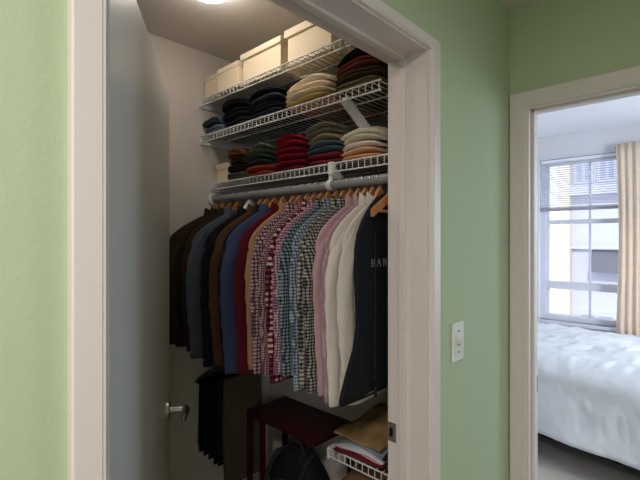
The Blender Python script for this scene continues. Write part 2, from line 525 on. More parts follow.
# ------------------------------------------------------------------ bed
bed = thing('bed', 'low bed under a rumpled pale blue white duvet beside the window', 'bed', (3.66, .25, 0))
bed.rotation_euler = (0, 0, R(-8.5))
build('bed_frame', lambda bm: box(bm, (-.55, -1.1, .14), (.55, 1.15, .28), .01), 'black_strap', bed)
for x in (-.5, .5):
    for y in (-1.05, 1.1):
        build('leg', lambda bm: box(bm, (x - .03, y - .03, 0), (x + .03, y + .03, .14), .004), 'black_strap', bed)
build('mattress', lambda bm: box(bm, (-.58, -1.12, .28), (.58, 1.17, .70), .05), 'duvet', bed)
from mathutils import noise as mnoise
def f(bm):
    prof = []   # cross-section over x: drape left, top, drape right
    for k in range(15): prof.append((-.665 - .035 * (1 - k / 14) ** 1.2, .19 + .415 * k / 14))
    for k in range(1, 9):
        a = math.pi - math.pi / 2 * k / 8
        prof.append((-.665 + .20 + .20 * math.cos(a), .605 + .14 * math.sin(a)))
    for k in range(1, 36): prof.append((-.465 + .99 * k / 36, .745 + .02 * math.sin(math.pi * k / 36)))
    for k in range(9):
        a = math.pi / 2 - math.pi / 2 * k / 8
        prof.append((.525 + .09 * math.cos(a), .625 + .12 * math.sin(a)))
    for k in range(1, 8): prof.append((.615 + .01 * k / 7, .625 - .30 * k / 7))
    ny = 170; grid = []
    for j in range(ny + 1):
        y = -1.18 + 2.40 * j / ny
        row = []
        for i, (x, z) in enumerate(prof):
            q = Vector((x * 2.6 + (z - .5) * 1.5, y * 2.0, 3.0 + z))
            n1 = mnoise.noise(q); n2 = abs(mnoise.noise(q * 2.7 + Vector((4, 1, 0)))); n3 = abs(mnoise.noise(Vector((q.x * 6 + q.y * 3, q.y * 5, 1))))
            dz = .022 * n1 - .024 * n2 - .012 * n3
            n4 = abs(mnoise.noise(Vector((q.x * 5 - q.y * 4, q.y * 7 + q.x * 2, 8.0))))
            top = max(0.0, min(1.0, (z - .50) / .22)); top = top * top * (3 - 2 * top)
            low = max(0.0, 1 - (z - .19) / .30)
            dn = .030 * n1 + .018 * math.sin(y * 9 + 2 * n1) * low - .018 * n2 - .010 * n4
            dn *= (1 - top) if x < 0 else 0
            zz = z + (dz - .010 * n4) * top
            if x < 0: zz += (.025 * math.sin(y * 3.1 + 1.2) + .015 * n1 + .045 * y) * low
            row.append(bm.verts.new((x - dn, y, zz)))
        grid.append(row)
    for j in range(ny):
        for i in range(len(prof) - 1):
            bm.faces.new((grid[j][i], grid[j][i + 1], grid[j + 1][i + 1], grid[j + 1][i]))
dv = build('duvet', f, 'duvet', bed, True)
md = dv.modifiers.new('thickness', 'SOLIDIFY'); md.thickness = .012; md.offset = -1
dv['label'] = 'rumpled pale duvet hanging over the side of the bed'

# ------------------------------------------------------------------ the building across the street
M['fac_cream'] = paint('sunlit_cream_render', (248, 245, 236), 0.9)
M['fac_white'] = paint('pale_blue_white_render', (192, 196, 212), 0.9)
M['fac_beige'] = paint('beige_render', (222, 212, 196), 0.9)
M['fac_glass'] = paint('facade_window_glass', (150, 168, 200), 0.2)
M['awning'] = paint('grey_awning_cloth', (104, 106, 118), 0.9)
M['street'] = paint('street_asphalt', (140, 140, 144), 0.9)
ab = thing('apartment_building', 'pale apartment building across the street seen through the bedroom window', 'building', (11, 2.5, -6))
FX = 11.0
def wl(bm): box(bm, (0, -6, 0), (1.0, -.02, 14))
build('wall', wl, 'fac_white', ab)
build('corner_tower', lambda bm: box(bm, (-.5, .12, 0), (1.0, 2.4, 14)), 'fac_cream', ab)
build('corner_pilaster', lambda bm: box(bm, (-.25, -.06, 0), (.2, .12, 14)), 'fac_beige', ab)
def fwin(y0, y1, z0, z1):
    w = build('window', lambda bm: (box(bm, (-.05, y0, z0 + .06), (.0, y0 + .06, z1 - .06)), box(bm, (-.05, y1 - .06, z0 + .06), (0, y1, z1 - .06)), box(bm, (-.05, y0, z1 - .06), (0, y1, z1)), box(bm, (-.05, y0, z0), (0, y1, z0 + .06)), box(bm, (-.05, (y0 + y1) / 2 - .03, z0 + .06), (0, (y0 + y1) / 2 + .03, z1 - .06))), 'fac_white', ab)
    build('pane', lambda bm: box(bm, (-.02, y0 + .06, z0 + .06), (-.004, y1 - .06, z1 - .06)), 'fac_glass', w)
fwin(-.48, -.10, 8.80, 9.5); fwin(-.92, -.55, 8.80, 9.5); fwin(-1.6, -1.05, 8.80, 9.5); fwin(-.92, -.15, 10.1, 10.9)
build('balcony', lambda bm: (box(bm, (-.30, -1.00, 8.52), (0, -.07, 8.66)), box(bm, (-.30, -1.00, 8.66), (-.27, -.07, 8.74))), 'fac_white', ab)
build('ledge', lambda bm: box(bm, (-.12, -6, 7.32), (0, -.06, 7.40)), 'fac_white', ab)
build('awning', lambda bm: prism(bm, [(0, 7.30), (0, 6.90), (-.35, 6.82), (-.30, 6.95)], 'y', -1.25, -.45), 'awning', ab)
fwin(-.9, -.2, 4.9, 5.9)
st = build('street', lambda bm: box(bm, (4.8, -20, -6.1), (40, 20, -6)), 'street'); st['kind'] = 'structure'
# ------------------------------------------------------------------ wire shelves on the right closet wall
def wire_shelf(label, x0, x1, y0, y1, ztop, braces, rodded=False, group=None):
    """Coated wire shelf; ztop is the height of the deck, the ladder lip hangs at the front edge."""
    t = thing('wire_shelf', label, 'shelf', (x1, y0, ztop))
    L = y1 - y0; D = x1 - x0
    def deck(bm):
        n = int(L / .0254)
        for k in range(n + 1):
            y = .006 + k * .0254
            tube(bm, [(-.004, y, 0), (-D, y, 0)], .0017, 5)
        for d in (.006, D * .36, D * .70):
            tube(bm, [(-d, 0, -.004), (-d, L, -.004)], .0028, 6)
    build('wire_deck', deck, 'wire', t, True)
    def lip(bm):
        tube(bm, [(-D, 0, .002), (-D, L, .002)], .0028, 8)
        tube(bm, [(-D, 0, -.028), (-D, L, -.026)], .0026, 8)
        n = int(L / .0254)
        for k in range(n + 1):
            y = .006 + k * .0254
            tube(bm, [(-D - .001, y, .002), (-D - .001, y, -.026)], .0016, 5)
    build('front_lip', lip, 'wire', t, True)
    for by in braces:
        yy = by - y0
        def br(bm):
            bar(bm, (-D + .006, yy, -.022), (-.006, yy, -.27), .024, .022)
            box(bm, (-.006, yy - .012, -.33), (-.0005, yy + .012, -.25), .002)
        build('support_brace', br, 'wire', t)
        def cl(bm): box(bm, (-D - .007, yy - .011, -.036), (-D + .010, yy + .011, .008), .003)
        if rodded: build('clip', cl, 'plastic', t)
    def eb(bm):
        box(bm, (-D - .005, L - .001, -.034), (-.04, L + .005, .006), .001)
    build('end_bracket', eb, 'wire', t)
    return t

SY0, SY1 = .722, 1.727
WALLX = CX1 - .002
Z1, Z2, Z3 = 2.160, 1.992, 1.783
wire_shelf('topmost white wire shelf carrying the cream boxes', 1.022, WALLX, SY0, SY1, Z1, ())
wire_shelf('middle white wire shelf carrying jeans and dark folded clothes', 1.022, WALLX, SY0, SY1, Z2, (.868,))
wire_shelf('white wire shelf just above the hanging rail carrying folded shirts', 1.085, WALLX, SY0, SY1, Z3, (.975,), True)

# hanging rail
RX, RZ = 1.095, 1.712
rail = thing('closet_rail', 'round white hanging rail under the lowest upper shelf', 'clothes rail', (RX, SY0, RZ))
build('pole', lambda bm: tube(bm, [(0, -.010, 0), (0, CY1 - SY0 - .001, 0)], .0165, 20), 'rail', rail, True)
def f(bm):
    tube(bm, [(0, CY1 - SY0 - .012, 0), (0, CY1 - SY0 - .001, 0)], [.030, .032], 20)
build('rail_flange', f, 'plastic', rail, True)
def f(bm):
    y = .975 - SY0 + .012
    box(bm, (-.004, y - .007, .012), (.004, y + .007, .040), .001)
    tube(bm, [(.0, y - .010, 0), (0, y + .010, 0)], .0185, 20)
build('rail_holder', f, 'plastic', rail)

# ------------------------------------------------------------------ boxes on the top shelf
def lidded_box(label, y0, y1, x0, x1, z1, lid=.028, over=.005):
    z0 = Z1 + .0022
    t = thing('storage_box', label, 'box', ((x0 + x1) / 2, (y0 + y1) / 2, z0))
    hx, hy, hz = (x1 - x0) / 2, (y1 - y0) / 2, z1 - z0
    build('box_body', lambda bm: box(bm, (-hx + over, -hy + over, 0), (hx - over, hy - over, hz - .004), .003), 'box', t)
    build('lid', lambda bm: box(bm, (-hx, -hy, hz - lid), (hx, hy, hz), .004), 'lid', t)
    return t
lidded_box('small cream lidded box in the far corner of the top shelf', 1.610, 1.722, 1.035, 1.33, 2.262, .020, .003)
lidded_box('shallow cream box between the small corner box and the tall lidded box', 1.446, 1.604, 1.030, 1.36, 2.268, .022, .003)
lidded_box('large cream lidded box third from the far wall on the top shelf', 1.186, 1.440, 1.035, 1.36, 2.286, .024, .010)
lidded_box('large cream box partly hidden behind the door header', .930, 1.166, 1.035, 1.36, 2.292, .028, .010)
# white box on the third shelf
t = thing('storage_box', 'small white lidded box at the far end of the lowest upper shelf', 'box', (1.22, 1.672, Z3 + .0022))
build('box_body', lambda bm: box(bm, (-.115, -.048, 0), (.10, .048, .085), .003), 'box', t)
build('lid', lambda bm: box(bm, (-.119, -.052, .063), (.104, .052, .090), .003), 'lid', t)

# ------------------------------------------------------------------ folded clothes
def folded_mesh(w, d, h, seed, layers=2, a0=0.0, a1=0.0, tilt=0.0):
    """One folded garment: rounded front fold, layer grooves, gently uneven; a0/a1 are the droop of its underside and top ends."""
    rnd = random.Random(seed)
    p1, p2 = rnd.uniform(0, 6), rnd.uniform(0, 6)
    def fn(bm):
        ny, npf = 16, 9
        rings = []
        for j in range(ny + 1):
            s = j / ny
            y = (s - .5) * w
            e = min(1.0, math.sin(math.pi * (0.05 + .90 * s)) * 2.2)      # rounded ends
            c2 = (2 * s - 1) ** 2
            bot = -a0 * c2 + (1 - e) * h * .12
            top = h - a1 * c2 - (1 - e) * h * .25 + .002 * math.sin(5 * s + p1)
            ff = .5 * d * (.93 + .07 * e)
            wob = .006 * math.sin(3.4 * s + p1) + .003 * math.sin(9 * s + p2)
            ring = []
            npr = 6 * layers + 1
            for k in range(npr):                                  # front face, bottom to top, bulging per layer
                q = k / (npr - 1)
                bul = abs(math.sin(math.pi * q * layers)) ** .6
                env = .010 * math.sin(math.pi * q)
                ring.append((-ff - .006 * bul + .005 * (1 - bul) + wob - env, y, bot + (top - bot) * q))
            for k in range(1, npf):                               # top
                q = k / npf
                ring.append((-ff + 2 * ff * q, y, top + .003 * math.sin(5 * q + p2 + 4 * s) * e + .010 * a1 / .02 * math.sin(math.pi * q)))
            for k in range(4):                                    # back
                q = 1 - k / 3
                ring.append((ff, y, bot + (top - bot) * q))
            for k in range(1, 5):                                 # underside
                q = k / 5
                ring.append((ff - 2 * ff * q, y, bot + .010 * a0 / .02 * math.sin(math.pi * q)))
            rings.append(ring)
        loft(bm, rings)
    return fn

ORD = ['topmost', 'second down', 'third down', 'fourth down', 'fifth down', 'sixth down', 'seventh down']
cloth_cache = {}
def cmat(rgb):
    if rgb not in cloth_cache:
        cloth_cache[rgb] = cloth('folded_cloth', rgb, .16, 45)
    return cloth_cache[rgb]

def stack(kind, cat, stackname, z, yc, w, xf, d, items, lean=0.0, seed=0):
    """items from bottom to top: (rgb, height, description)."""
    zz = z + .0025
    n = len(items)
    for i, (rgb, h, desc) in enumerate(items):
        rnd = random.Random(seed * 50 + i)
        ww = w * rnd.uniform(.93, 1.0); dd = d * rnd.uniform(.95, 1.0)
        A = .022 * w / .18
        o = build(kind, folded_mesh(ww, dd, h - .001, seed * 31 + i, 2 if h > .03 else 1, A * i / n, A * (i + 1) / n), cmat(rgb), None, True)
        o.location = (xf + d / 2 + rnd.uniform(0, .014), yc + rnd.uniform(-.005, .005), zz)
        o.rotation_euler = (0, 0, R(rnd.uniform(-2, 2)))
        pos = ORD[n - 1 - i] if i != 0 else 'bottom'
        if n == 1: pos = 'alone'
        tag(o, desc + ' ' + pos + ' in the ' + stackname, cat, 'clothes in the ' + stackname)
        zz += h + .001
    return zz

# second shelf (from the far wall towards the door)
zj = Z2
stack('folded_jeans', 'jeans', 'jeans pile on the middle shelf', zj, 1.650, .135, 1.034, .30,
      [((86, 98, 122), .048, 'mid blue folded jeans'), ((66, 72, 88), .034, 'dark blue folded jeans')], seed=1)
stack('folded_sweater', 'sweater', 'black pile beside the jeans', zj, 1.478, .185, 1.034, .30,
      [((24, 25, 30), .045, 'black folded sweater'), ((20, 21, 26), .045, 'black folded sweater'), ((26, 26, 32), .035, 'black knit folded sweater')], seed=2)
stack('folded_sweater', 'sweater', 'charcoal pile on the middle shelf', zj, 1.278, .200, 1.036, .30,
      [((34, 38, 44), .032, 'charcoal folded sweater'), ((28, 31, 37), .032, 'dark charcoal folded sweater'), ((40, 44, 50), .030, 'slate grey folded sweater'), ((26, 28, 34), .026, 'nearly black folded sweater')], seed=3)
stack('folded_shirt', 't-shirt', 'pale pile on the middle shelf', zj, 1.052, .225, 1.034, .30,
      [((196, 132, 78), .018, 'orange folded shirt'), ((204, 178, 112), .016, 'yellow folded shirt'), ((206, 196, 168), .022, 'beige patterned folded shirt'), ((222, 194, 172), .024, 'pale pink folded shirt'), ((224, 214, 186), .024, 'cream folded shirt')], seed=4)
stack('folded_sweater', 'sweater', 'rust and olive pile on the middle shelf', zj, .832, .190, 1.040, .30,
      [((92, 82, 50), .036, 'olive folded sweater'), ((60, 50, 38), .034, 'dark olive folded sweater'), ((98, 46, 34), .036, 'rust red folded sweater'), ((30, 24, 26), .030, 'black folded cardigan')], seed=5)

# third shelf
z3 = Z3
stack('folded_sweater', 'sweater', 'brown and grey pile above the hanging rail', z3, 1.552, .125, 1.098, .28,
      [((72, 72, 68), .040, 'grey folded sweater'), ((40, 36, 30), .034, 'dark brown folded sweater'), ((52, 44, 30), .034, 'dark olive folded sweater'), ((118, 76, 38), .034, 'ochre brown folded sweater')], seed=6)
stack('folded_shirt', 't-shirt', 'green and orange pile above the hanging rail', z3, 1.398, .160, 1.098, .28,
      [((142, 58, 44), .026, 'brick red folded shirt'), ((154, 64, 48), .026, 'orange red folded shirt'), ((48, 56, 50), .022, 'dark green folded shirt'), ((58, 74, 74), .022, 'dark teal folded shirt'), ((86, 98, 76), .022, 'moss green folded shirt'), ((110, 122, 102), .022, 'sage green folded shirt')], seed=7)
stack('folded_shirt', 't-shirt', 'all red pile above the hanging rail', z3, 1.212, .165, 1.098, .28,
      [((96, 18, 36), .025, 'dark wine red folded shirt'), ((118, 20, 40), .025, 'wine red folded shirt'), ((128, 20, 40), .025, 'deep red folded shirt'), ((132, 26, 42), .025, 'crimson folded shirt'), ((142, 28, 44), .023, 'bright crimson folded shirt'), ((154, 30, 46), .023, 'bright red folded shirt')], seed=8)
stack('folded_shirt', 't-shirt', 'maroon to grey pile above the hanging rail', z3, 1.034, .165, 1.098, .28,
      [((100, 30, 44), .026, 'maroon folded shirt'), ((112, 34, 48), .026, 'raspberry folded shirt'), ((66, 88, 96), .022, 'teal folded shirt'), ((92, 112, 118), .020, 'pale teal folded shirt'), ((164, 140, 112), .022, 'tan folded shirt'), ((122, 118, 104), .020, 'grey brown folded shirt'), ((134, 132, 116), .020, 'grey green folded shirt')], seed=9)
stack('folded_shirt', 't-shirt', 'cream and orange pile above the hanging rail', z3, .862, .160, 1.098, .26,
      [((206, 142, 104), .022, 'orange folded shirt'), ((216, 172, 138), .020, 'peach folded shirt'), ((226, 218, 204), .022, 'white folded shirt'), ((218, 206, 184), .022, 'ivory folded shirt'), ((230, 222, 200), .022, 'cream folded shirt')], seed=10)
stack('folded_shirt', 't-shirt', 'gap between the cream pile and door jamb', z3, .752, .050, 1.12, .26,
      [((66, 80, 118), .070, 'blue folded shirt')], seed=11)

# ------------------------------------------------------------------ hangers and garments on the rail
def hanger_proto(label, half=.128, arm_drop=.138, bar_=True, mat='wood', name='wooden_hanger', fat=1.0):
    t = thing(name, label, 'hanger', (RX, .8, RZ))
    zt = -.034                                           # top of the wooden neck below the rail axis
    def body(bm):
        n = 18; rings = []
        for k in range(n + 1):
            s = -1 + 2 * k / n
            x = half * s
            z = zt - .018 - arm_drop * abs(s) ** 1.15 + .017 * max(0, 1 - abs(s) * 3.2)
            hh = .015 - .004 * abs(s); tt = fat * (.0048 + .001 * abs(s) * (2 - fat))
            yb = -.003 * s * s
            rings.append([(x, yb - tt, z - hh), (x, yb + tt, z - hh), (x, yb + tt, z + hh), (x, yb - tt, z + hh)])
        loft(bm, rings)
    build('hanger_arms', body, mat, t, True)
    if bar_:
        build('trouser_bar', lambda bm: tube(bm, [(-half * .86, -.002, zt - .020 - arm_drop * .84), (half * .86, -.002, zt - .020 - arm_drop * .84)], .0052, 10), mat, t, True)
    def hook(bm):
        pts = [(0, 0, zt - .006)]
        r = .0185
        for k in range(13):
            a = -math.pi / 2 + math.pi * 1.42 * k / 12
            pts.append((r * math.cos(a), 0, r * math.sin(a)))
        pts.insert(1, (0, 0, -.026))
        tube(bm, pts, .0019, 6)
    build('hook', hook, 'hook', t, True)
    return t

def garment(name, label, cat, y, mat, hem, half=.215, sleeve=.60, th=.0125, seed=0, collar_mat=None, coat=False, flare=.0, plain_parts=()):
    rnd = random.Random(seed)
    t = thing(name, label, cat, (RX, y, RZ))
    ph, ph2 = rnd.uniform(0, 6), rnd.uniform(0, 6)
    zn = -.066                       # neck
    zh = hem - RZ                    # hem
    drop = .085
    def wdt(z):
        """half width of the body at height z (relative to the rail)."""
        d = zn - z
        if d < .15:
            q = d / .15
            return .040 + (half - .040) * math.sin((q ** .92) * math.pi / 2) ** 1.12
        q = (d - .15) / (zn - zh - .15)
        return half - .012 * math.sin(min(1, q * 3) * math.pi) + flare * q
    def body(bm):
        N = 44; rings = []
        levels = [0, .008, .02, .035, .05, .065, .08, .095, .11, .13, .15] + [.15 + (zn - zh - .15) * k / 16 for k in range(1, 17)]
        for d in levels:
            z = zn - d; w = wdt(z); q = d / (zn - zh)
            t_ = th * (.80 + .20 * min(1, d / .15)) * (1.0 + .08 * q)
            ring = []
            for k in range(N):
                a = 2 * math.pi * k / N
                c, s = math.cos(a), math.sin(a)
                x = w * math.copysign(abs(c) ** .75, c)
                yy = t_ * math.copysign(abs(s) ** .6, s)
                yy += q * (.0042 * math.sin(x * 30 + ph + 2 * q) + .002 * math.sin(x * 57 + ph2 - 3 * q))
                zz = z - (.006 * math.sin(x * 14 + ph2) * q ** 4) - (.02 * (1 - (x / w) ** 2) * q ** 6)
                ring.append((x + .006 * q * math.sin(ph + 4 * q), yy, zz))
            rings.append(ring)
        loft(bm, rings)
    build('shirt_body' if not coat else 'jacket_body', body, mat, t, True)
    for sgn in (-1, 1):
        x0 = sgn * (half - .062); z0 = zn - .092
        sw_ = rnd.uniform(-.012, .004); bend = rnd.uniform(.004, .018)
        def path(q):
            return Vector((x0 + sgn * (.040 * math.sin(min(1, q * 3.0) * math.pi / 2) + bend * math.sin(math.pi * q) ** 1.2 - .006 * q),
                           sw_ * q - .004, z0 - sleeve * q))
        def sl(bm):
            rings = []
            nq = 18
            for k in range(nq + 1):
                q = k / nq; p = path(q)
                w = (.040 - .010 * q) * (.35 + .65 * min(1, q * 7)); tt = th * (.65 + .35 * min(1, q * 5)) * (1.06 - .06 * q)
                wr = .0022 * math.sin(q * 38 + ph) * (1 if q > .12 else 0)
                rings.append([(p.x + (w + wr) * math.cos(a), p.y + (tt + .5 * wr) * math.sin(a) + .002 * math.sin(3 * a + q * 9 + ph), p.z)
                              for a in [2 * math.pi * i / 16 for i in range(16)]])
            loft(bm, rings)
        so = build('sleeve', sl, mat, t, True)
        if not coat:
            def cf(bm):
                p = path(.93); p2 = path(1.0)
                rings = []
                for pp, e in ((p, .0), (p + Vector((0, 0, -.004)), .002), (p2 + Vector((0, 0, -.012)), .0022), (p2 + Vector((0, 0, -.014)), .0)):
                    rings.append([(pp.x + (.0305 + e) * math.cos(a), pp.y + (th * .92 + e) * math.sin(a), pp.z) for a in [2 * math.pi * i / 16 for i in range(16)]])
                loft(bm, rings)
            build('cuff', cf, mat, so, True)
    def col(bm):
        rings = []
        n = 20
        for r_, h_, dz in ((1.0, .0, -.014), (.98, 0, .016), (1.10, 0, .018), (1.22, 0, -.018), (1.10, 0, -.020)):
            rings.append([(.058 * r_ * math.cos(a), (th * .8 + .006 * r_) * math.sin(a), zn + dz - .016 * max(0, -math.sin(a)) + .004 * math.cos(2 * a)) for a in [2 * math.pi * i / n for i in range(n)]])
        loft(bm, rings, cap=False)
    build('collar', col, collar_mat or mat, t, True)
    def pl(bm):
        pts = []
        n = 14
        for k in range(n + 1):
            q = k / n; z = zn - .03 + (zh - zn + .03) * q + .004
            qq = (zn - z) / (zn - zh)
            yy = -(th * (.80 + .20 * min(1, (zn - z) / .15)) * (1 + .08 * qq)) + qq * (.0042 * math.sin(ph + 2 * qq) + .002 * math.sin(ph2 - 3 * qq))
            pts.append((z, yy - .0008))
        rings = [[(-.016, y_ + .002, z_), (-.016, y_ - .0012, z_), (.016, y_ - .0012, z_), (.016, y_ + .002, z_)] for z_, y_ in pts]
        loft(bm, rings)
    build('button_placket', pl, mat, t, True)
    return t

M['g_leather'] = cloth('brown_black_leather', (38, 32, 29), .25, 30, .6)
M['g_olive'] = cloth('dark_olive_cotton', (46, 38, 28), .2)
M['g_brown'] = cloth('dark_brown_cotton', (56, 42, 30), .2)
M['g_denim'] = cloth('grey_blue_denim', (80, 88, 99), .2, 60)
M['g_black'] = cloth('black_cotton', (30, 30, 36), .2)
M['g_tobacco'] = cloth('tobacco_brown_cotton', (84, 60, 40), .2)
M['g_navy'] = cloth('navy_cotton', (34, 36, 48), .2)
M['g_blue'] = cloth('blue_denim', (66, 74, 102), .2, 60)
M['g_red'] = cloth('dark_red_cotton', (90, 24, 36), .2)
M['g_camel'] = cloth('camel_cotton', (164, 124, 92), .15)
M['g_chk1'] = check('pink_navy_check', (180, 158, 154), (112, 84, 98), (56, 44, 66), 0.0055, .0065, .45)
M['g_chk2'] = check('fine_wine_check', (176, 158, 154), (122, 84, 90), (74, 38, 50), 0.0034, .004, .5)
M['g_chk3'] = check('red_navy_gingham', (192, 178, 176), (112, 36, 50), (48, 22, 36), 0.0081, .0095, .55)
M['g_chk4'] = check('pink_fine_check', (198, 172, 176), (150, 110, 124), (84, 62, 82), 0.0038, .0045, .5)
M['g_chk5'] = check('teal_gingham', (142, 149, 149), (70, 84, 92), (32, 42, 50), 0.0047, .0055, .5)
M['g_chk6'] = check('light_blue_check', (162, 169, 174), (98, 112, 126), (52, 62, 78), 0.0043, .005, .45)
M['g_chk7'] = check('black_cream_gingham', (178, 172, 156), (98, 96, 86), (38, 40, 40), 0.0055, .0065, .5)
M['g_chk8'] = check('black_white_check', (171, 165, 162), (92, 86, 86), (36, 32, 36), 0.0041, .0048, .5)
M['g_chk9'] = check('green_black_check', (171, 176, 171), (88, 96, 94), (34, 38, 44), 0.0038, .0045, .5)
M['g_mauve'] = cloth('mauve_cotton', (176, 144, 148), .06)
M['g_mauves'] = stripe('mauve_striped_cotton', (176, 146, 150), (160, 128, 135), .0045, .5)
M['g_white'] = cloth('white_cotton', (208, 198, 191), .04)
M['g_ivory'] = cloth('ivory_cotton', (204, 194, 184), .04)

# from the far wall to the door: name, label, category, material, hem height, half width, coat, thickness
G = [
 ('jacket', 'black brown leather jacket at the far end of the rail', 'jacket', 'g_leather', 1.10, .248, True, .016),
 ('jacket', 'dark olive jacket second from the far end of the rail', 'jacket', 'g_olive', 1.07, .240, True, .015),
 ('jacket', 'dark brown jacket just behind the grey blue denim shirt', 'jacket', 'g_brown', 1.09, .225, True, .014),
 ('shirt', 'grey blue denim shirt among the dark garments', 'shirt', 'g_denim', 1.045, .225, False, .0135),
 ('jacket', 'black jacket beside the grey blue denim shirt', 'jacket', 'g_black', 1.03, .225, True, .0135),
 ('shirt', 'tobacco brown shirt between two black garments', 'shirt', 'g_tobacco', 1.07, .218, False, .013),
 ('shirt', 'navy black shirt just behind the bright blue denim shirt', 'shirt', 'g_navy', 1.06, .215, False, .013),
 ('shirt', 'blue denim shirt beside the dark red shirt', 'shirt', 'g_blue', 1.045, .222, False, .013),
 ('shirt', 'plain dark red shirt', 'shirt', 'g_red', 1.05, .215, False, .0112),
 ('shirt', 'plain camel coloured shirt beside the dark red one', 'shirt', 'g_camel', 1.087, .206, False, .0112),
 ('shirt', 'pink and navy checked shirt beside the camel shirt', 'shirt', 'g_chk1', 1.082, .212, False, .0112),
 ('shirt', 'finely checked wine and white shirt', 'shirt', 'g_chk2', 1.082, .215, False, .0112),
 ('shirt', 'bold red, navy and white gingham shirt', 'shirt', 'g_chk3', 1.067, .213, False, .0112),
 ('shirt', 'fine pink checked shirt just in front of the bold red gingham', 'shirt', 'g_chk4', 1.092, .208, False, .0112),
 ('shirt', 'dark teal gingham shirt', 'shirt', 'g_chk5', 1.087, .216, False, .0112),
 ('shirt', 'light blue checked shirt', 'shirt', 'g_chk6', 1.092, .210, False, .0112),
 ('shirt', 'black and cream gingham shirt', 'shirt', 'g_chk7', 1.082, .214, False, .0112),
 ('shirt', 'small black and white checked shirt beside the mauve shirts', 'shirt', 'g_chk8', 1.082, .212, False, .0112),
 ('shirt', 'plain mauve pink shirt', 'shirt', 'g_mauve', 1.065, .208, False, .0112),
 ('shirt', 'mauve pink shirt with fine stripes', 'shirt', 'g_mauves', 1.070, .198, False, .0112),
 ('shirt', 'white shirt just in front of the mauve shirts', 'shirt', 'g_white', 1.08, .202, False, .0112),
 ('shirt', 'ivory white shirt next to the black garment bag', 'shirt', 'g_ivory', 1.06, .186, False, .0112),
]
GYS = [1.694, 1.646, 1.595, 1.540, 1.455, 1.376, 1.338, 1.290, 1.238, 1.180, 1.146, 1.104, 1.068, 1.034, 1.000, .962, .930, .898, .864, .836, .806, .778]
HP = None
for i, (nm, lb, ct, mt, hem, half, coat, th) in enumerate(G):
    y = GYS[i]
    gt = garment(nm, lb, ct, y, mt, hem, half, hem and (RZ - .150 - hem) + random.Random(i).uniform(-.03, .02), th, seed=100 + i, coat=coat)
    gr = random.Random(900 + i)
    gt.rotation_euler = (0, 0, R(gr.uniform(-1.2, 1.2))); gt.location.x += gr.uniform(-.010, .008)
    hl = 'wooden hanger holding the ' + lb
    assert len(hl.split()) <= 16, hl
    if i == 4:
        hg = hanger_proto('thick white hanger holding the ' + lb, mat='plastic', name='white_hanger', fat=1.9)
        hg.location = (RX, y, RZ); hg.rotation_euler = gt.rotation_euler
        continue
    if HP is None:
        HP = hanger_proto(hl); hg = HP
    else:
        hg = dup(HP)
    hg.location = (RX, y, RZ); hg.rotation_euler = gt.rotation_euler
    tag(hg, hl, 'hanger', 'wooden hangers along the rail')

# black garment bag nearest the door, with a small hanger in front of it
gb = thing('garment_bag', 'black zipped garment bag nearest the door on the rail', 'garment bag', (RX, .748, RZ))
def bagbody(bm):
    zs = [(-.044, .006), (-.050, .026), (-.066, .058), (-.085, .084), (-.105, .106), (-.135, .130), (-.175, .150), (-.22, .160), (-.28, .163), (-.36, .160), (-.44, .159), (-.50, .172), (-.56, .196), (-.61, .218), (-.640, .228), (-.644, .224)]
    rings = []
    for k, (z, w) in enumerate(zs):
        q = k / (len(zs) - 1)
        t_ = .011 if 0 < k < len(zs) - 1 else .006
        ring = []
        for i in range(48):
            a = 2 * math.pi * i / 48; c, s = math.cos(a), math.sin(a)
            x = w * math.copysign(abs(c) ** .6, c)
            yy = t_ * math.copysign(abs(s) ** .4, s) + .0035 * q * math.sin(x * 34 + 1 + 3 * q) + .0015 * math.sin(x * 60 + z * 9)
            ring.append((x, yy, z - .004 * math.sin(x * 22 + 1) * q ** 3))
        rings.append(ring)
    loft(bm, rings)
build('bag_body', bagbody, 'bag', gb, True)
def f(bm):
    pts = []
    for k in range(30):
        z = -.17 - .44 * k / 29
        q = .2 + .75 * k / 29
        pts.append((-.085 + .0, -.0135 + .0035 * q * math.sin(-.085 * 34 + 1 + 3 * q), z))
    tube(bm, pts, .0022, 6)
build('zip', f, 'black_strap', gb, True)
build('edge_binding', lambda bm: tube(bm, [(-.222, 0, -.647), (-.1, -.004, -.647), (.1, .003, -.647), (.222, 0, -.647)], .003, 6), 'black_strap', gb, True)
build('zip_pull', lambda bm: box(bm, (-.090, -.018, -.655), (-.080, -.013, -.620), .001), 'black_strap', gb)
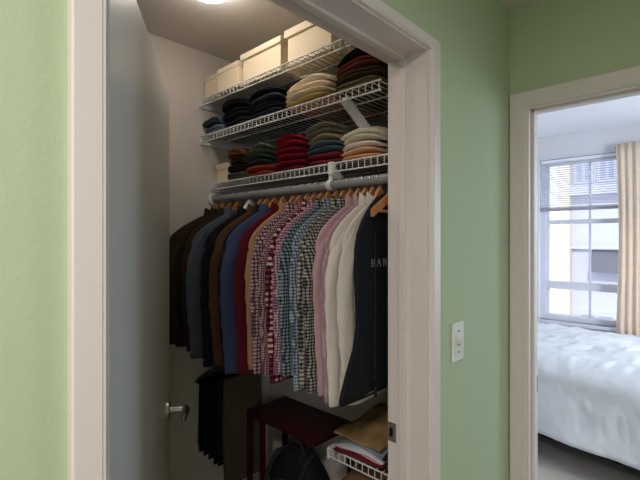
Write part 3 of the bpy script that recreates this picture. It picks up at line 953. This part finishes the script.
# the letters on the bag
def glyph(bm, x, z, ch, h=.022):
    s = .0042; w = .020; y0, y1 = -.0158, -.0146
    def bx(a, b, c, d): box(bm, (x + a, y0, z + c), (x + b, y1, z + d))
    def ser(a): bx(a - .0035, a + .0035, 0, .0016); bx(a - .0035, a + .0035, h - .0016, h)
    def arc(cz, r, rx, a0=-90, a1=90):
        n = 10
        for k in range(n):
            p = R(a0 + (a1 - a0) * k / n); q = R(a0 + (a1 - a0) * (k + 1) / n)
            bar(bm, (x + .010 + rx * math.cos(p), (y0 + y1) / 2, z + cz + r * math.sin(p)), (x + .010 + rx * math.cos(q), (y0 + y1) / 2, z + cz + r * math.sin(q)), y1 - y0, .0022, (1, 0, 0))
    def dg(a, za, b, zb, t): bar(bm, (x + a, (y0 + y1) / 2, z + za), (x + b, (y0 + y1) / 2, z + zb), y1 - y0, t, (1, 0, .01))
    if ch == 'B':
        bx(.002, .0055, 0, h); bx(0, .011, 0, .0017); bx(0, .010, h - .0017, h); bx(.004, .010, h * .52, h * .52 + .0016)
        arc(h * .27, h * .25, .0065); arc(h * .76, h * .215, .0055)
    elif ch == 'A':
        dg(.001, 0, .0095, h, .0018); dg(.019, 0, .0105, h, .0036); bx(.005, .0155, h * .33, h * .33 + .0016)
        bx(-.0015, .0045, 0, .0015); bx(.0155, .0225, 0, .0015)
    elif ch == 'N':
        bx(.003, .0048, 0, h); bx(.0185, .0203, 0, h); dg(.004, h, .0195, 0, .0036)
        bx(0, .008, 0, .0015); bx(-.0005, .005, h - .0015, h); bx(.0155, .0235, h - .0015, h)
def lettering(bm):
    glyph(bm, -.106, -.270, 'B'); glyph(bm, -.078, -.270, 'A'); glyph(bm, -.048, -.270, 'N')
lt = build('lettering', lettering, 'print', gb); lt['label'] = 'grey capital letters BAN on the garment bag'
hg = hanger_proto('small wooden hanger in front of the black garment bag', .118, .062, True)
hg.location = (RX, .7235, RZ)

# ------------------------------------------------------------------ trouser rack on the far wall
M['p_black'] = cloth('black_trouser_cloth', (20, 21, 27), .2)
M['p_navy'] = cloth('navy_trouser_cloth', (24, 27, 38), .2)
M['p_brown'] = cloth('taupe_trouser_cloth', (88, 77, 64), .15)
M['rackmetal'] = metal('dark_rack_metal', (60, 58, 58), .4)
PZ = .965
tr = thing('trouser_rail', 'short dark rail on the far wall holding hung trousers', 'clothes rail', (1.135, CY1, PZ))
build('pole', lambda bm: tube(bm, [(0, -.001, 0), (0, -.15, 0), (0, -.155, .012)], .008, 12), 'rackmetal', tr, True)
build('wall_plate', lambda bm: box(bm, (-.03, -.006, -.03), (.03, 0, .03), .003), 'rackmetal', tr)
def trouser_hanger(label, y):
    t = thing('trouser_hanger', label, 'hanger', (1.135, y, PZ))
    build('bar', lambda bm: tube(bm, [(-.152, 0, -.084), (.165, 0, -.084)], .003, 10), 'rackmetal', t, True)
    def arm(bm):
        tube(bm, [(-.150, 0, -.084), (-.09, 0, -.050), (0, 0, -.034), (.09, 0, -.050), (.163, 0, -.084)], .0025, 8)
    build('arms', arm, 'rackmetal', t, True)
    def hk(bm):
        pts = [(0, 0, -.034), (0, 0, -.02)] + [(.0105 * math.cos(a), 0, .0105 * math.sin(a)) for a in [-math.pi / 2 + math.pi * 1.4 * k / 10 for k in range(11)]]
        tube(bm, pts, .0016, 6)
    build('hook', hk, 'rackmetal', t, True)
    return t
def trousers(label, y, mat, x0, x1, bottom, seed):
    rnd = random.Random(seed); ph = rnd.uniform(0, 6)
    t = thing('trousers', label, 'trousers', (1.135, y, PZ))
    zb = bottom - PZ; zt = -.073
    def cloth_over(bm):
        rings = []
        nx = 20
        for k in range(nx + 1):
            x = x0 + (x1 - x0) * k / nx
            ring = []
            prof = []
            for j in range(13): prof.append((-.0065 - .002 * math.sin(x * 34 + ph) * (1 - j / 12), zb + (zt - .010 - zb) * j / 12))
            for a in (150, 120, 90, 60, 30): prof.append((.0068 * math.cos(R(a)), zt - .010 + .0100 * math.sin(R(a))))
            for j in range(13): prof.append((.0065 + .0015 * math.sin(x * 30 + ph) * (j / 12), zt - .010 + (zb + .03 - zt + .010) * j / 12))
            # inner side of the fold
            for j in range(5): prof.append((.0035, zb + .03 + (zt - .014 - zb - .03) * j / 4))
            for j in range(5): prof.append((-.0035, zt - .014 + (zb - zt + .014) * j / 4))
            xx = x
            ring = [(xx + .004 * math.sin(z_ * 11 + ph), y_, z_) for y_, z_ in prof]
            rings.append(ring)
        loft(bm, rings)
    build('trouser_legs', cloth_over, mat, t, True)
    build('waistband', lambda bm: box(bm, (x0, -.0088, zb + .002), (x1, -.0064, zb + .038), .0005), mat, t)
    return t
PT = [(1.708, 'p_black', .56, 'black trousers hung nearest the far wall', -.130, .115), (1.691, 'p_navy', .545, 'navy trousers second from the far wall', -.118, .110),
      (1.674, 'p_black', .53, 'black trousers in the middle of the trouser rail', -.104, .115), (1.657, 'p_black', .505, 'black trousers second in front of the navy pair', -.092, .11),
      (1.640, 'p_navy', .50, 'dark navy trousers just behind the brown pair', -.078, .115), (1.620, 'p_brown', .40, 'brown trousers nearest the viewer on the trouser rail', -.058, .150)]
for k, (y, mt, b, lb, x0, x1) in enumerate(PT):
    trousers(lb, y, mt, x0, x1, b, 40 + k)
    trouser_hanger('dark trouser hanger under the ' + lb, y)

# ------------------------------------------------------------------ maroon stand and backpack
st = thing('side_table', 'narrow maroon side table standing against the closet wall', 'table', (1.303, 1.368, 0))
build('table_top', lambda bm: box(bm, (-.122, -.222, .708), (.118, .222, .730), .002), 'maroon', st)
for x, y in ((-.112, .212), (-.112, .118), (.105, .212), (.105, -.212)):
    build('leg', lambda bm: box(bm, (x - .011, y - .009, 0), (x + .011, y + .009, .708), .002), 'maroon', st)
build('lower_shelf', lambda bm: box(bm, (-.118, -.218, .180), (.114, .218, .198), .002), 'maroon', st)
bp = thing('backpack', 'black backpack stored under the maroon side table', 'backpack', (1.215, 1.270, .199))
def f(bm):
    rings = []
    for k in range(20):
        q = k / 19; z = .005 + .455 * q
        s = (1 - max(0, (q - .62) / .38) ** 2.2 * .62) * (1 - max(0, (.10 - q) / .10) ** 2 * .15)
        if k == 19: s *= .55
        hx = .085 * s + .004 * math.sin(q * 20); hy = .135 * s
        ring = []
        for i in range(28):
            a = 2 * math.pi * i / 28; c, d = math.cos(a), math.sin(a)
            ring.append((hx * math.copysign(abs(c) ** .6, c), hy * math.copysign(abs(d) ** .65, d) + .003 * math.sin(9 * q + 3 * a), z))
        rings.append(ring)
    loft(bm, rings)
build('backpack_body', f, 'black_cloth', bp, True)
def f(bm):
    rings = []
    for k in range(10):
        q = k / 9; z = .03 + .22 * q
        s = math.sin(math.pi * (.12 + .76 * q)) ** .5
        rings.append([(-.082 - .045 * s * max(0, -math.cos(a)) ** .6 + (.0 if math.cos(a) < 0 else .008), .105 * s * math.sin(a), z) for a in [2 * math.pi * i / 20 for i in range(20)]])
    loft(bm, rings)
build('front_pocket', f, 'black_cloth', bp, True)
build('carry_handle', lambda bm: tube(bm, [(-.02, .05, .445), (-.025, .035, .485), (-.028, 0, .498), (-.025, -.035, .485), (-.02, -.05, .445)], .006, 8), 'black_strap', bp, True)
for s in (-1, 1):
    build('shoulder_strap', lambda bm: tube(bm, [(.03, s * .06, .44), (-.05, s * .085, .43), (-.098, s * .09, .36), (-.112, s * .098, .26), (-.09, s * .11, .12)], [.008, .010, .012, .010, .006], 8), 'black_strap', bp, True)
build('zip', lambda bm: tube(bm, [(-.088 * 1.0, -.10, .25), (-.089, -.085, .315), (-.086, -.04, .345), (-.087, .0, .352), (-.086, .04, .345), (-.089, .085, .315), (-.088, .10, .25)], .0035, 6), 'hook', bp, True)

# ------------------------------------------------------------------ lower wire shelves by the door jamb
LZ = .778
wire_shelf('lower white wire shelf beside the door jamb with folded linens', 1.105, WALLX, .722, 1.005, LZ, ())
wire_shelf('lowest white wire shelf under the folded linens', 1.105, WALLX, .722, 1.005, .615, ())
z4 = stack('folded_cloth', 'folded clothes', 'linen pile on the lower wire shelf', LZ, .890, .205, 1.118, .27,
      [((120, 40, 46), .011, 'red folded cloth'), ((220, 172, 170), .010, 'pale pink folded cloth'), ((224, 222, 224), .013, 'white folded cloth'), ((138, 146, 158), .012, 'blue grey folded cloth')], seed=20)
def f(bm):
    nx, ny = 22, 16
    top = []; bot = []
    for i in range(nx + 1):
        s = i / nx
        rt, rb = [], []
        for j in range(ny + 1):
            t_ = j / ny
            x = -.135 + .275 * s; y = -.100 + .20 * t_
            e = min(1, 5 * min(s + .02, 1 - s + .02, t_ + .02, 1 - t_ + .02))
            fold = .004 * math.sin(16 * s + 5 * t_) + .003 * math.sin(23 * t_ - 9 * s)
            z = .004 + .016 * e ** .6 + .055 * s ** 1.3 * e + fold * e
            rt.append(bm.verts.new((x + .004 * math.sin(9 * t_), y + .003 * math.sin(8 * s), z)))
            rb.append(bm.verts.new((x + .004 * math.sin(9 * t_), y + .003 * math.sin(8 * s), .0)))
        top.append(rt); bot.append(rb)
    for g in (top, bot):
        for i in range(nx):
            for j in range(ny): bm.faces.new((g[i][j], g[i + 1][j], g[i + 1][j + 1], g[i][j + 1]))
    for i in range(nx):
        for j in (0, ny): bm.faces.new((top[i][j], top[i + 1][j], bot[i + 1][j], bot[i][j]))
    for j in range(ny):
        for i in (0, nx): bm.faces.new((top[i][j], top[i][j + 1], bot[i][j + 1], bot[i][j]))
M['tan'] = cloth('tan_trouser_cloth', (152, 122, 82), .14, 18)
o = build('folded_trousers', f, 'tan', None, True); o.location = (1.255, .895, z4 + .001)
tag(o, 'tan folded trousers lying rumpled on top of the lower linen pile', 'trousers')
stack('folded_cloth', 'folded clothes', 'dark pile beside the tan trousers', LZ, .752, .050, 1.115, .26,
      [((52, 40, 44), .030, 'dark wine folded cloth'), ((40, 38, 40), .030, 'dark grey folded cloth')], seed=21)
stack('folded_sweater', 'sweater', 'brown pile on the lowest wire shelf', .615, .870, .22, 1.13, .27,
      [((140, 106, 78), .045, 'light brown folded sweater'), ((128, 96, 70), .045, 'mid brown folded sweater')], seed=22)
